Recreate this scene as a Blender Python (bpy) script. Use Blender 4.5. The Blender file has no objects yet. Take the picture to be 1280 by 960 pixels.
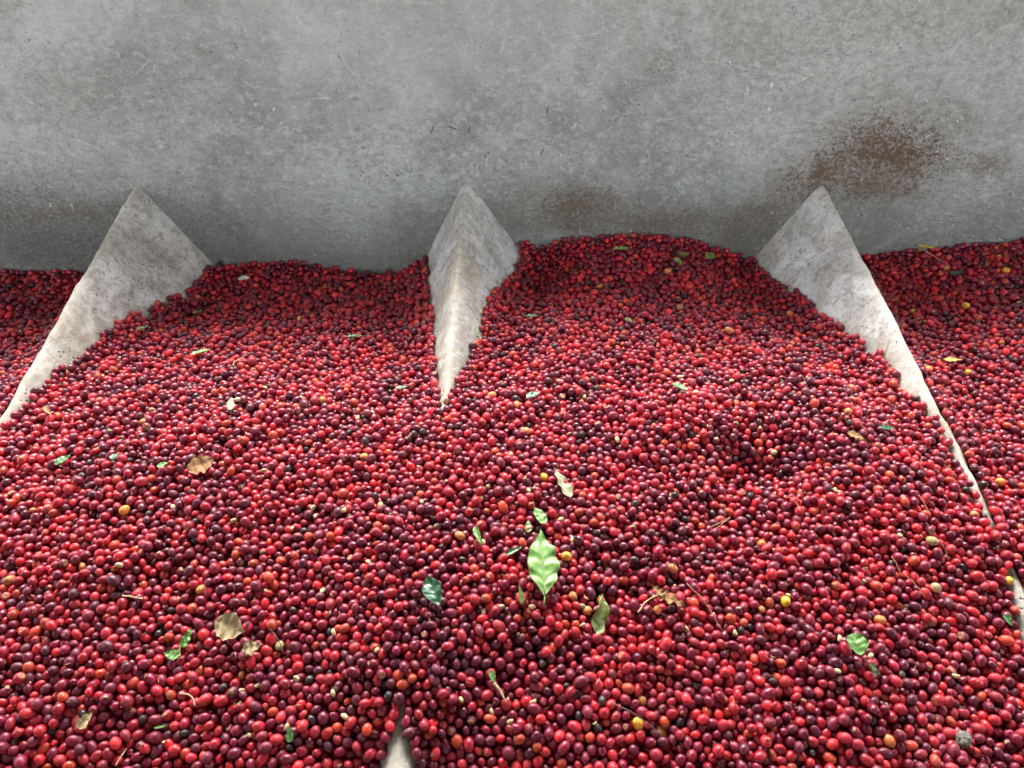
import bpy, bmesh, math, random
import numpy as np
from mathutils import Vector, Matrix, Euler, noise as mnoise

random.seed(7)
rng = np.random.default_rng(11)
scene = bpy.context.scene
COL = scene.collection
R = math.radians

# ------------------------------------------------------------------ camera, sky, sun, exposure
cam_d = bpy.data.cameras.new("camera")
cam_d.sensor_width = 36.0
cam_d.lens = 36.0 * 940.0 / 1280.0
cam_d.clip_start = 0.02
cam_d.clip_end = 500.0
cam = bpy.data.objects.new("camera", cam_d)
cam.location = (0, 0, 0)
cam.rotation_euler = (R(90 - 35), 0, 0)
COL.objects.link(cam)
scene.camera = cam

SUN_EL, SUN_AZ = 55.0, -8.0          # elevation; azimuth east of +Y (the light comes over the back wall)
world = bpy.data.worlds.new("World")
scene.world = world
world.use_nodes = True
wn, wl = world.node_tree.nodes, world.node_tree.links
wn.clear()
sky = wn.new("ShaderNodeTexSky")
sky.sky_type = 'NISHITA'
sky.sun_disc = False
sky.sun_elevation = R(SUN_EL)
sky.sun_rotation = R(SUN_AZ)
sky.air_density = 1.0
sky.dust_density = 4.0
sky.ozone_density = 1.0
hs = wn.new("ShaderNodeHueSaturation")
hs.inputs['Saturation'].default_value = 0.34
bg = wn.new("ShaderNodeBackground")
bg.inputs['Strength'].default_value = 0.15
wo = wn.new("ShaderNodeOutputWorld")
wl.new(sky.outputs[0], hs.inputs['Color'])
wl.new(hs.outputs[0], bg.inputs['Color'])
wl.new(bg.outputs[0], wo.inputs['Surface'])

sun_d = bpy.data.lights.new("sun", 'SUN')
sun_d.energy = 0.55
sun_d.angle = R(21)
sun_d.color = (1.0, 0.97, 0.92)
sun = bpy.data.objects.new("sun", sun_d)
sdir = Vector((math.sin(R(SUN_AZ)) * math.cos(R(SUN_EL)), math.cos(R(SUN_AZ)) * math.cos(R(SUN_EL)), math.sin(R(SUN_EL))))
sun.rotation_euler = sdir.to_track_quat('Z', 'Y').to_euler()
COL.objects.link(sun)

scene.view_settings.view_transform = 'Standard'
scene.view_settings.look = 'None'
scene.view_settings.exposure = 3.45
scene.view_settings.gamma = 1.0

# ------------------------------------------------------------------ helpers
def tag(o, label=None, cat=None, group=None, kind=None):
    if label: o['label'] = label
    if cat: o['category'] = cat
    if group: o['group'] = group
    if kind: o['kind'] = kind
    return o

def mesh_from(name, verts, faces, mat=None, smooth=True):
    me = bpy.data.meshes.new(name)
    me.from_pydata([tuple(v) for v in verts], [], faces)
    if smooth:
        me.polygons.foreach_set("use_smooth", [True] * len(me.polygons))
    if mat: me.materials.append(mat)
    me.update()
    return me

def link(name, me, parent=None, loc=(0, 0, 0), rot=(0, 0, 0)):
    o = bpy.data.objects.new(name, me)
    COL.objects.link(o)
    o.location = loc
    o.rotation_euler = rot
    if parent: o.parent = parent
    return o

class NT:
    """tiny node-tree builder"""
    def __init__(self, name):
        self.m = bpy.data.materials.new(name)
        self.m.use_nodes = True
        self.n, self.l = self.m.node_tree.nodes, self.m.node_tree.links
        self.n.clear()
        self.out = self.n.new("ShaderNodeOutputMaterial")
        self.b = self.n.new("ShaderNodeBsdfPrincipled")
        self.l.new(self.b.outputs[0], self.out.inputs['Surface'])
    def put(self, sock, v):
        if hasattr(v, 'is_output') or isinstance(v, bpy.types.NodeSocket): self.l.new(v, sock)
        else: sock.default_value = v
    def node(self, t, **kw):
        n = self.n.new(t)
        for k, v in kw.items(): setattr(n, k, v)
        return n
    def coord(self, which='Object'):
        return self.node("ShaderNodeTexCoord").outputs[which]
    def mapping(self, vec, scale=(1, 1, 1), loc=(0, 0, 0), rot=(0, 0, 0)):
        n = self.node("ShaderNodeMapping")
        self.put(n.inputs['Vector'], vec); self.put(n.inputs['Scale'], scale)
        self.put(n.inputs['Location'], loc); self.put(n.inputs['Rotation'], rot)
        return n.outputs[0]
    def noise(self, vec, scale, detail=4, rough=.55, dist=0.0, out='Fac'):
        n = self.node("ShaderNodeTexNoise")
        self.put(n.inputs['Vector'], vec); self.put(n.inputs['Scale'], scale)
        self.put(n.inputs['Detail'], detail); self.put(n.inputs['Roughness'], rough); self.put(n.inputs['Distortion'], dist)
        return n.outputs[out]
    def voronoi(self, vec, scale, out='Distance', feature='F1', rand=1.0):
        n = self.node("ShaderNodeTexVoronoi", feature=feature)
        self.put(n.inputs['Vector'], vec); self.put(n.inputs['Scale'], scale); self.put(n.inputs['Randomness'], rand)
        return n.outputs[out]
    def math(self, op, a, b=0.0, c=0.0, clamp=False):
        n = self.node("ShaderNodeMath", operation=op, use_clamp=clamp)
        self.put(n.inputs[0], a); self.put(n.inputs[1], b); self.put(n.inputs[2], c)
        return n.outputs[0]
    def vmath(self, op, a, b=(0, 0, 0)):
        n = self.node("ShaderNodeVectorMath", operation=op)
        self.put(n.inputs[0], a); self.put(n.inputs[1], b)
        return n.outputs['Value' if op in ('LENGTH', 'DISTANCE', 'DOT_PRODUCT') else 0]
    def step(self, v, lo, hi, a=0.0, b=1.0):
        n = self.node("ShaderNodeMapRange", interpolation_type='SMOOTHSTEP')
        self.put(n.inputs[0], v); self.put(n.inputs[1], lo); self.put(n.inputs[2], hi)
        self.put(n.inputs[3], a); self.put(n.inputs[4], b)
        return n.outputs[0]
    def mix(self, f, a, b, mode='MIX'):
        n = self.node("ShaderNodeMix", data_type='RGBA', blend_type=mode)
        n.clamp_factor = True
        for s, v in ((n.inputs[0], f), (n.inputs[6], a), (n.inputs[7], b)):
            self.put(s, v if not (isinstance(v, tuple) and len(v) == 3) else v + (1.0,))
        return n.outputs[2]
    def attr(self, name, typ='GEOMETRY', out='Color'):
        n = self.node("ShaderNodeAttribute", attribute_name=name, attribute_type=typ)
        return n.outputs[out]
    def bump(self, h, strength=.5, dist=.002, normal=None):
        n = self.node("ShaderNodeBump")
        self.put(n.inputs['Height'], h); self.put(n.inputs['Strength'], strength); self.put(n.inputs['Distance'], dist)
        if normal is not None: self.put(n.inputs['Normal'], normal)
        return n.outputs[0]
    def set(self, **kw):
        for k, v in kw.items():
            if isinstance(v, tuple) and len(v) == 3: v = v + (1.0,)
            self.put(self.b.inputs[k.replace('_', ' ')], v)
        return self.m

# ------------------------------------------------------------------ materials
def make_wall_material():
    t = NT("rendered_concrete_wall")
    p = t.coord()
    warp = t.noise(p, 2.3, 3, .5, out='Color')
    pw = t.vmath('ADD', p, t.vmath('MULTIPLY', t.vmath('SUBTRACT', warp, (.5, .5, .5)), (.55, .55, .55)))
    big = t.noise(pw, 1.7, 5, .6)
    mid = t.noise(pw, 6.0, 5, .62)
    fine = t.noise(p, 55.0, 5, .65)
    # trowel strokes: long soft streaks that change direction from place to place
    def stroke(deg, sx, sz, off):
        return t.noise(t.mapping(p, (sx, 1, sz), loc=(off, off, 0), rot=(0, R(deg), 0)), 1.0, 5, .68, .35)
    s1, s2, s3 = stroke(22, 46, 70, 0.0), stroke(-46, 42, 78, 3.0), stroke(48, 40, 74, 7.0)
    sel = t.step(t.noise(p, 1.7, 3, .55), .44, .56)
    sel2 = t.step(t.noise(t.mapping(p, loc=(5, 2, 9)), 2.1, 3, .55), .50, .62)
    st = t.math('ADD', t.math('MULTIPLY', s1, sel), t.math('MULTIPLY', s2, t.math('SUBTRACT', 1.0, sel)))
    st = t.math('ADD', t.math('MULTIPLY', st, t.math('SUBTRACT', 1.0, sel2)), t.math('MULTIPLY', s3, sel2))
    grain = t.noise(p, 170.0, 3, .7)
    huge = t.noise(t.mapping(p, loc=(1.3, 0, .4)), .9, 3, .5)
    c = t.mix(t.step(t.math('ADD', t.math('MULTIPLY', big, .6), t.math('MULTIPLY', huge, .4)), .36, .62), (.190, .198, .188), (.360, .372, .355))
    c = t.mix(t.math('MULTIPLY', t.step(mid, .40, .70), .55), c, (.395, .405, .405))
    c = t.mix(t.math('MULTIPLY', t.step(mid, .48, .32), .40), c, (.215, .215, .200))
    c = t.mix(t.math('MULTIPLY', t.step(st, .40, .54, 1.0, 0.0), .42), c, (.19, .195, .185))
    c = t.mix(t.math('MULTIPLY', t.step(st, .54, .66), .42), c, (.46, .47, .46))
    c = t.mix(t.math('MULTIPLY', t.step(fine, .53, .66), .50), c, (.45, .455, .44))
    c = t.mix(t.math('MULTIPLY', t.step(fine, .46, .34), .34), c, (.165, .165, .155))
    c = t.mix(t.math('MULTIPLY', t.step(grain, .52, .36), .26), c, (.13, .13, .122))
    c = t.mix(t.math('MULTIPLY', t.step(grain, .56, .70), .28), c, (.50, .50, .485))
    # broad dull-brown dust mixed with painted-in shade towards the foot of the wall, and bluish lime patches higher up
    sep = t.node("ShaderNodeSeparateXYZ"); t.put(sep.inputs[0], p)
    X, Z = sep.outputs[0], sep.outputs[2]
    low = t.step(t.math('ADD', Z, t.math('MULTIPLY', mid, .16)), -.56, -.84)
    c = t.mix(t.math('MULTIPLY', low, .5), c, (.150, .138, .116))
    lime = t.math('MULTIPLY', t.step(t.noise(pw, 3.1, 4, .6), .56, .74), .5)
    c = t.mix(lime, c, (.47, .48, .50))
    # the brown splash behind the right divider, and a weaker one beside the middle divider
    def blob(cx, cz, rx, rz, tilt=0.0):
        dx = t.math('SUBTRACT', X, cx); dz = t.math('SUBTRACT', Z, cz)
        ca, sa = math.cos(R(tilt)), math.sin(R(tilt))
        u = t.math('DIVIDE', t.math('ADD', t.math('MULTIPLY', dx, ca), t.math('MULTIPLY', dz, sa)), rx)
        v = t.math('DIVIDE', t.math('SUBTRACT', t.math('MULTIPLY', dz, ca), t.math('MULTIPLY', dx, sa)), rz)
        r = t.math('SQRT', t.math('ADD', t.math('MULTIPLY', u, u), t.math('MULTIPLY', v, v)))
        return t.math('SUBTRACT', 1.0, r)
    speck = t.noise(p, 130.0, 4, .75)
    smear = t.noise(pw, 7.0, 6, .68)
    fleck = t.noise(t.mapping(p, (1, 1, 1.4), rot=(0, R(30), 0)), 100.0, 4, .7)
    def stain_shade(c, m, dens, colr, power):
        edge = t.math('ADD', m, t.math('MULTIPLY', t.math('SUBTRACT', smear, .5), 1.5))
        soft = t.step(edge, -.55, 1.15)
        spk = t.math('MAXIMUM', t.step(t.math('ADD', speck, t.math('MULTIPLY', soft, .22)), .60, .80),
                     t.step(t.math('ADD', fleck, t.math('MULTIPLY', soft, .22)), .62, .80))
        f = t.math('ADD', t.math('MULTIPLY', soft, dens), t.math('MULTIPLY', t.math('MULTIPLY', spk, t.step(edge, -.75, .35)), .75))
        return t.mix(t.math('MULTIPLY', f, power, clamp=True), c, colr)
    c = stain_shade(c, blob(.93, -.605, .22, .125, 8), .36, (.100, .062, .040), 1.0)
    c = stain_shade(c, blob(.785, -.655, .12, .10, 20), .40, (.100, .064, .042), 1.0)
    c = stain_shade(c, blob(.93, -.69, .20, .07, 0), .4, (.11, .075, .052), .8)
    c = stain_shade(c, blob(.66, -.75, .22, .09, 38), .42, (.12, .09, .066), .6)
    c = stain_shade(c, blob(1.20, -.63, .10, .05), .3, (.12, .08, .055), .7)
    c = stain_shade(c, blob(.16, -.735, .20, .085), .5, (.125, .095, .070), .8)
    c = stain_shade(c, blob(-1.25, -.82, .75, .20), .62, (.125, .120, .110), .75)  # corner shade painted in: darkens the wall's lower left
    c = stain_shade(c, blob(-1.16, -.76, .16, .03), .5, (.13, .10, .075), .6)
    c = stain_shade(c, blob(.36, -.79, .45, .07), .5, (.13, .105, .08), .75)
    # pits and pale nicks
    pit = t.voronoi(p, 34.0)
    pitm = t.math('MULTIPLY', t.step(pit, .13, .06), t.step(t.noise(p, 7.0, 2), .54, .64))
    pit2 = t.voronoi(p, 80.0)
    pitm = t.math('MAXIMUM', pitm, t.math('MULTIPLY', t.step(pit2, .16, .08), t.step(t.noise(p, 11.0, 2), .52, .62)))
    c = t.mix(t.math('MULTIPLY', pitm, .6), c, (.045, .038, .033))
    nick = t.voronoi(t.mapping(pw, (1, 1, .45), rot=(0, R(35), 0)), 46.0)
    nickm = t.math('MULTIPLY', t.step(nick, .15, .05), t.step(t.noise(p, 4.2, 2), .49, .60))
    c = t.mix(t.math('MULTIPLY', nickm, .85), c, (.62, .62, .60))
    nick2 = t.voronoi(t.mapping(pw, (1, 1, .16), rot=(0, R(-12), 0)), 30.0)
    nickm2 = t.math('MULTIPLY', t.step(nick2, .09, .03), t.step(t.noise(p, 3.0, 2), .47, .58))
    c = t.mix(t.math('MULTIPLY', nickm2, .8), c, (.60, .60, .58))
    wall_light = blob(-.28, -.30, .85, .24)  # brighter light on the wall's upper middle, painted into the colour
    bl = t.step(t.math('ADD', wall_light, t.math('MULTIPLY', t.math('SUBTRACT', mid, .5), 1.6)), -.2, .9)
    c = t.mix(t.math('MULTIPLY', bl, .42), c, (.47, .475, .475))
    for k_, (sx_, sz_, len_, deg_, wd_) in enumerate([(-.455, -.47, .05, 3, .0022), (-.62, -.44, .03, -35, .0018), (-.30, -.60, .03, 70, .0016), (.70, -.42, .05, 25, .0018), (1.02, -.36, .045, 62, .002), (.38, -.52, .06, 12, .0013), (-1.05, -.58, .05, -28, .0015), (-.86, -.40, .05, 40, .0014), (1.18, -.30, .05, -48, .002), (.18, -.33, .06, 8, .0014), (-.02, -.35, .03, 78, .0016)]):
        sc_ = blob(sx_, sz_, len_, wd_ * 1.2, deg_)
        c = t.mix(t.math('MULTIPLY', t.step(t.math('ADD', sc_, t.math('MULTIPLY', t.math('SUBTRACT', fine, .5), 1.2)), .1, .6), .42), c, (.58, .58, .57))
    for k_, (sx_, sz_, len_, deg_) in enumerate([(-.195, -.545, .016, 60), (-.145, -.54, .022, -20), (-.105, -.545, .012, 75), (.085, -.50, .010, 80), (.075, -.60, .014, 65)]):
        sc_ = blob(sx_, sz_, len_, .0022, deg_)
        c = t.mix(t.math('MULTIPLY', t.step(t.math('ADD', sc_, t.math('MULTIPLY', t.math('SUBTRACT', fine, .5), .9)), .0, .4), .8), c, (.06, .05, .04))
    c = t.mix(1.0, c, (.968, 1.0, .970), 'MULTIPLY')
    h = t.math('ADD', t.math('MULTIPLY', st, 1.3), t.math('MULTIPLY', fine, .55))
    h = t.math('ADD', h, t.math('MULTIPLY', grain, .22))
    h = t.math('ADD', h, t.math('MULTIPLY', mid, .8))
    h = t.math('SUBTRACT', h, t.math('MULTIPLY', pitm, .7))
    h = t.math('ADD', h, t.math('MULTIPLY', nickm, .3))
    return t.set(Base_Color=c, Roughness=.85, Specular_IOR_Level=.25, Normal=t.bump(h, 1.0, .008))

def make_divider_material(seed, grime):
    t = NT("worn_concrete_divider")
    p0 = t.coord()
    p = t.mapping(p0, loc=(seed * 3.1, seed * 1.7, 0))
    edge = t.attr('ridge', out='Fac')
    big = t.noise(p, 7.0, 5, .62, .4)
    mid = t.noise(p, 24.0, 5, .65)
    fine = t.noise(p, 150.0, 4, .7)
    strk = t.noise(t.mapping(p, (70, 9, 16)), 1.0, 4, .65)
    g0 = grime
    lo, hi = (.42 - .10 * g0, .415 - .115 * g0, .39 - .13 * g0), (.62 - .10 * g0, .625 - .115 * g0, .62 - .14 * g0)
    c = t.mix(t.step(big, .40, .60), lo, hi)
    c = t.mix(t.math('MULTIPLY', t.step(strk, .5, .64), .55), c, (.60 - .1 * g0, .60 - .1 * g0, .585 - .12 * g0))
    c = t.mix(t.math('MULTIPLY', t.step(mid, .50, .66), .45 + .35 * g0), c, (.20, .18, .15))
    c = t.mix(t.math('MULTIPLY', t.step(t.noise(t.mapping(p, loc=(4, 4, 4)), 11.0, 5, .7), .50, .66), .5), c, (.27, .235, .19))
    c = t.mix(t.math('MULTIPLY', t.step(fine, .54, .68), .6), c, (.11, .10, .085))
    c = t.mix(t.math('MULTIPLY', t.step(t.noise(p, 5.0, 3), .50, .66), .5), c, (.33, .27, .19))
    sepd = t.node('ShaderNodeSeparateXYZ'); t.put(sepd.inputs[0], p0)
    worn = t.math('MULTIPLY', t.step(t.math('ADD', sepd.outputs[1], t.math('MULTIPLY', mid, .5)), 1.85, 1.30), .80)  # tones down the sunlit front stretch; glare correction painted into the colour
    c = t.mix(t.math('MULTIPLY', t.math('MULTIPLY', t.attr('damp', out='Fac'), t.step(mid, .38, .60)), .55), c, (.27, .20, .135))
    c = t.mix(worn, c, t.mix(t.step(big, .4, .6), (.155, .14, .11), (.275, .255, .21)))
    c = t.mix(t.math('MULTIPLY', edge, .6), c, (.46, .40, .30))
    spk = t.noise(p, 64.0, 5, .75)
    c = t.mix(t.math('MULTIPLY', t.step(spk, .52, .64), .55 if grime < .9 else .6), c, (.17, .155, .13))
    c = t.mix(t.math('MULTIPLY', t.step(spk, .46, .34), .45), c, (.60, .59, .56))
    pit = t.math('MULTIPLY', t.step(t.voronoi(p, 80.0), .24, .10), t.step(t.noise(p, 16.0, 3), .52, .60))
    c = t.mix(t.math('MULTIPLY', pit, .85), c, (.04, .035, .03))
    h = t.math('ADD', t.math('MULTIPLY', mid, .8), t.math('MULTIPLY', fine, .45))
    h = t.math('ADD', h, t.math('MULTIPLY', strk, .7))
    h = t.math('SUBTRACT', h, t.math('MULTIPLY', pit, .8))
    return t.set(Base_Color=c, Roughness=.82, Specular_IOR_Level=.28, Normal=t.bump(h, .7, .004))

def make_cherry_material():
    t = NT("coffee_cherry_skin")
    p = t.coord()
    oi = t.node("ShaderNodeObjectInfo")
    rnd = oi.outputs['Random']
    off = t.node("ShaderNodeCombineXYZ")
    t.put(off.inputs[0], t.math('MULTIPLY', rnd, 91.0)); t.put(off.inputs[1], t.math('MULTIPLY', rnd, 37.0))
    q = t.vmath('ADD', p, off.outputs[0])
    tint = t.attr('tint', 'INSTANCER')
    pale = t.attr('pale', out='Fac')
    blot = t.noise(q, .9, 3, .55)
    c = t.mix(t.step(blot, .46, .72), tint, t.mix(.68, tint, (.055, .003, .014)))
    c = t.mix(t.math('MULTIPLY', t.step(blot, .44, .26), .45), c, t.mix(.4, tint, (.55, .07, .03)))
    spk = t.noise(q, 9.0, 3, .65)
    c = t.mix(t.math('MULTIPLY', t.step(spk, .60, .74), .5), c, (.22, .09, .05))
    r2 = t.math('FRACT', t.math('MULTIPLY', rnd, 57.31))
    dust = t.math('MULTIPLY', t.step(r2, .45, 1.0), t.step(t.noise(q, 2.4, 4, .65), .45, .72))
    c = t.mix(t.math('MULTIPLY', dust, .13), c, (.40, .28, .30))
    c = t.mix(pale, c, (.36, .20, .10))
    rough = t.math('ADD', .24, t.math('MULTIPLY', r2, .20))
    rough = t.math('ADD', rough, t.math('MULTIPLY', dust, .15))
    h = t.math('ADD', t.noise(q, 2.8, 3, .6), t.math('MULTIPLY', spk, .12))
    return t.set(Base_Color=c, Roughness=rough, Specular_IOR_Level=.36, Coat_Weight=.05, Coat_Roughness=.2,
                 Normal=t.bump(h, .35, .0016))

def make_plain(name, a, b, scale=60.0, rough=.7, bump=.4, dist=.001, spec=.3):
    t = NT(name)
    p = t.coord()
    f = t.noise(p, scale, 5, .65)
    c = t.mix(t.step(f, .32, .68), a, b)
    return t.set(Base_Color=c, Roughness=rough, Specular_IOR_Level=spec, Normal=t.bump(f, bump, dist))

def make_leaf_material(name, a, b, vein, blotch=None, rough=.42, spec=.45, transl=.0):
    t = NT(name)
    p = t.coord()
    v = t.attr('vein', out='Fac')
    f = t.noise(p, 70.0, 4, .6)
    g = t.noise(p, 380.0, 3, .6)
    c = t.mix(t.step(f, .32, .68), a, b)
    if blotch:
        c = t.mix(t.step(t.noise(p, 130.0, 4, .7), .52, .66), c, blotch)
    c = t.mix(t.math('MULTIPLY', v, .42), c, vein)
    h = t.math('ADD', t.math('MULTIPLY', v, 1.0), t.math('MULTIPLY', g, .35))
    return t.set(Base_Color=c, Roughness=rough, Specular_IOR_Level=spec, Normal=t.bump(h, .5, .0006))

M_WALL = make_wall_material()
M_CHERRY = make_cherry_material()
M_ROOF = make_plain('weathered_roof_sheet', (.16, .15, .14), (.26, .25, .24), 12.0, .6, .2, .002)
M_FLOOR = make_plain("bin_floor_concrete", (.20, .195, .18), (.30, .29, .27), 6.0, .9, .5, .004)
M_BED = make_plain("packed_cherry_bed", (.10, .008, .014), (.22, .014, .022), 90.0, .5, .8, .006)
M_BEAN = make_plain("parchment_bean", (.50, .38, .18), (.62, .50, .28), 300.0, .55, .3, .0004)
M_TWIG_RED = make_plain("reddish_stalk", (.24, .085, .06), (.33, .17, .10), 250.0, .6)
M_TWIG_TAN = make_plain("tan_stalk", (.38, .26, .14), (.52, .40, .25), 250.0, .7)
M_TWIG_DARK = make_plain("dark_twig", (.06, .035, .028), (.13, .085, .06), 250.0, .75)
M_TWIG_GREEN = make_plain("green_stalk", (.15, .22, .07), (.30, .34, .13), 250.0, .6)
M_CLOD = make_plain("grey_dry_husk", (.07, .062, .052), (.19, .175, .145), 220.0, .9, .9, .002)
M_PAPER = make_plain("pale_husk_flake", (.50, .48, .42), (.62, .60, .55), 120.0, .8)

# ------------------------------------------------------------------ heap surface (metres; camera at the origin)
CTRL = np.array([
(-1.526,1.86,-.916),(-1.331,1.86,-.919),(-1.10,1.86,-.924),(-.796,1.86,-.916),(-.629,1.86,-.897),(-.478,1.86,-.907),(-.24,1.86,-.916),
(.032,1.86,-.846),(.128,1.86,-.83),(.446,1.86,-.827),(.602,1.86,-.867),(.958,1.86,-.871),(1.155,1.86,-.848),(1.361,1.86,-.83),(1.617,1.86,-.83),(1.75,1.86,-.83),
(-.817,1.83,-.935),(-.853,1.656,-.926),(-.896,1.476,-.889),(-.909,1.386,-.885),(-.935,1.239,-.872),(-.951,1.127,-.866),
(.03,1.80,-.905),(-.04,1.679,-.887),(-.074,1.532,-.857),(-.091,1.405,-.856),(-.11,1.251,-.856),
(-.227,1.782,-.894),(-.194,1.56,-.884),(-.161,1.385,-.864),(-.137,1.234,-.854),
(.653,1.83,-.925),(.684,1.733,-.922),(.721,1.55,-.896),(.746,1.421,-.88),(.773,1.286,-.86),(.783,1.192,-.863),(.792,1.107,-.864),
(-1.3,1.5,-.90),(-1.15,1.3,-.895),(-1.5,1.2,-.90),(-1.05,1.12,-.885),
(1.2,1.5,-.85),(1.0,1.3,-.875),(1.5,1.2,-.87),(.95,1.1,-.893),(1.2,.9,-.92),(.90,.98,-.910),(.84,.98,-.913),(.80,.98,-.890),(.90,.88,-.915),(.86,.70,-.975),
(-.45,1.5,-.875),(-.5,1.2,-.85),(-.55,.9,-.875),(-.6,.65,-.945),(-1.1,.8,-.91),(-1.1,.5,-1.0),
(.3,1.5,-.845),(.16,1.68,-.846),(.32,1.68,-.838),(.48,1.68,-.845),(-.6,1.68,-.893),(-.42,1.68,-.893),(.35,1.2,-.84),(.42,.90,-.885),(.45,.65,-.95),(.80,.87,-.898),(.77,.72,-.962),(.78,.66,-.978),(.8,.55,-1.0),
(-.13,1.10,-.843),(-.127,1.17,-.842),(-.14,.85,-.885),(-.15,.65,-.935),(-.154,.59,-.963),(-.17,.53,-1.015),(-.13,.53,-1.015),
(-.154,.30,-1.12),(-.6,.4,-1.04),(.35,.45,-1.03),(-1.1,.28,-1.1),(1.0,.28,-1.1),(.4,.28,-1.1)])
def _tps_fit(P, lam=2e-4):
    X=P[:,:2];n=len(P)
    d2=((X[:,None]-X[None])**2).sum(2)
    K=.5*d2*np.log(d2+1e-12)+lam*np.eye(n)
    A=np.zeros((n+3,n+3));A[:n,:n]=K;A[:n,n]=1;A[:n,n+1:]=X;A[n,:n]=1;A[n+1:,:n]=X.T
    return np.linalg.solve(A,np.r_[P[:,2],0,0,0])
_TPS=_tps_fit(CTRL)
def pile(x,y):
    x=np.atleast_1d(np.asarray(x,float));y=np.atleast_1d(np.asarray(y,float))
    n=len(CTRL);out=np.full(x.shape,_TPS[n])+_TPS[n+1]*x+_TPS[n+2]*y
    for i in range(n):
        d2=(x-CTRL[i,0])**2+(y-CTRL[i,1])**2
        out+=_TPS[i]*.5*d2*np.log(d2+1e-12)
    out+=.006*np.sin(9*x+2.1*y+.7)*np.cos(7.3*y-3*x)+.004*np.sin(23*x-11*y)*np.cos(19*y+5*x+1.)
    out-=.050*np.exp(-(((x-.43)/.095)**2+((y-1.01)/.07)**2))+.022*np.exp(-(((x-.38)/.08)**2+((y-.90)/.07)**2))
    out+=.020*np.exp(-(((x-.30)/.10)**2+((y-1.09)/.07)**2))
    return out


WALL_Y = 1.86
WALL_TOP = -0.10

# ------------------------------------------------------------------ setting: floor, wall, dividers
fl = link('bin_floor', mesh_from('bin_floor', [(-60, -60, -1.45), (60, -60, -1.45), (60, 60, -1.45), (-60, 60, -1.45)], [(0, 1, 2, 3)], M_FLOOR, False))
tag(fl, kind='structure')

# unseen roof added to block overhead sky; eave set to shade the heap's front
def build_shade_roof():
    V, F = [], []
    xs = np.arange(-6, 6.01, .05)
    n = len(xs)
    for k, y in enumerate((-3.4, 2.34)):
        for th in (0, .004):
            for x in xs: V.append((x, y, 1.30 + .05 * k + .012 * math.sin(x * 2 * math.pi / .15) + th))
    for i in range(n - 1):
        F.append((i, i + 1, 2 * n + i + 1, 2 * n + i)); F.append((n + i, 3 * n + i, 3 * n + i + 1, n + i + 1))
        F.append((i, n + i, n + i + 1, i + 1)); F.append((2 * n + i, 2 * n + i + 1, 3 * n + i + 1, 3 * n + i))
    return mesh_from('shade_roof', V, F, M_ROOF)
tag(link('shade_roof', build_shade_roof()), kind='structure')

# unseen kerb added to keep low sky light off the front of the heap
def box(name, lo, hi, mat):
    bm = bmesh.new(); bmesh.ops.create_cube(bm, size=1.0)
    for v in bm.verts: v.co = Vector([lo[k] + (v.co[k] + .5) * (hi[k] - lo[k]) for k in range(3)])
    bmesh.ops.bevel(bm, geom=bm.edges[:], offset=.012, segments=2, affect='EDGES')
    me = bpy.data.meshes.new(name); bm.to_mesh(me); bm.free(); me.materials.append(mat)
    return me
tag(link('shade_kerb', box('shade_kerb', (-4.2, -.06, -1.45), (4.2, .12, -.50), M_FLOOR)), kind='structure')

def build_wall():
    nx, nz = 260, 70
    x0, x1, z0, z1 = -4.2, 4.2, -1.45, WALL_TOP
    V, F = [], []
    for j in range(nz + 1):
        for i in range(nx + 1):
            x = x0 + (x1 - x0) * i / nx; z = z0 + (z1 - z0) * j / nz
            d = .010 * mnoise.noise((x * 1.6, z * 2.2, 3.1)) + .004 * mnoise.noise((x * 6, z * 9, 7.7)) + .0015 * mnoise.noise((x * 19, z * 30, 1.7))
            V.append((x, WALL_Y + d, z))
    for j in range(nz):
        for i in range(nx):
            a = j * (nx + 1) + i
            F.append((a, a + 1, a + nx + 2, a + nx + 1))
    # back, top and ends give the slab its thickness
    top = [nz * (nx + 1) + i for i in range(nx + 1)]
    bot = list(range(nx + 1))
    bt = len(V)
    for i in range(nx + 1): V.append((V[top[i]][0], WALL_Y + .16, z1))
    bb = len(V)
    for i in range(nx + 1): V.append((V[bot[i]][0], WALL_Y + .16, z0))
    for i in range(nx):
        F.append((top[i], top[i + 1], bt + i + 1, bt + i))
        F.append((bt + i, bt + i + 1, bb + i + 1, bb + i))
    L = [j * (nx + 1) for j in range(nz + 1)]; Rr = [j * (nx + 1) + nx for j in range(nz + 1)]
    F.append(tuple(L + [bt, bb])); F.append(tuple(reversed(Rr + [bt + nx, bb + nx])))
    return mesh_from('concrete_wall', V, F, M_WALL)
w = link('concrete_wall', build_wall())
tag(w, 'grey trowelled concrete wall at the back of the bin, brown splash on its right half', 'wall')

def interp(y, pts):
    ys = [p[0] for p in pts]; vs = [p[1] for p in pts]
    return float(np.interp(y, ys, vs))

ZA, SL = -.688, .229
DIV = {   # ridge line x(Y), ridge height offset dz(Y), run per unit drop of the left and the right face
    'left':  dict(x=[(.2, -.945), (1.12, -.952), (1.86, -.959)], dz=[(.2, 0), (1.86, 0)], kl=.54, kr=.63, r=.011),
    'mid':   dict(x=[(.2, -.16), (.57, -.154), (1.18, -.127), (1.86, -.118)], dz=[(.2, 0), (1.86, 0)], kl=.50, kr=.70, r=.016),
    'right': dict(x=[(.2, .77), (.5, .80), (.76, .792), (.96, .803), (1.3, .803), (1.86, .793)], dz=[(.2, 0), (1.86, 0)], kl=.65, kr=.5, r=.011),
}
def ridge_z(y, d): return ZA - SL * (WALL_Y - y) + interp(y, d['dz'])

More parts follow.
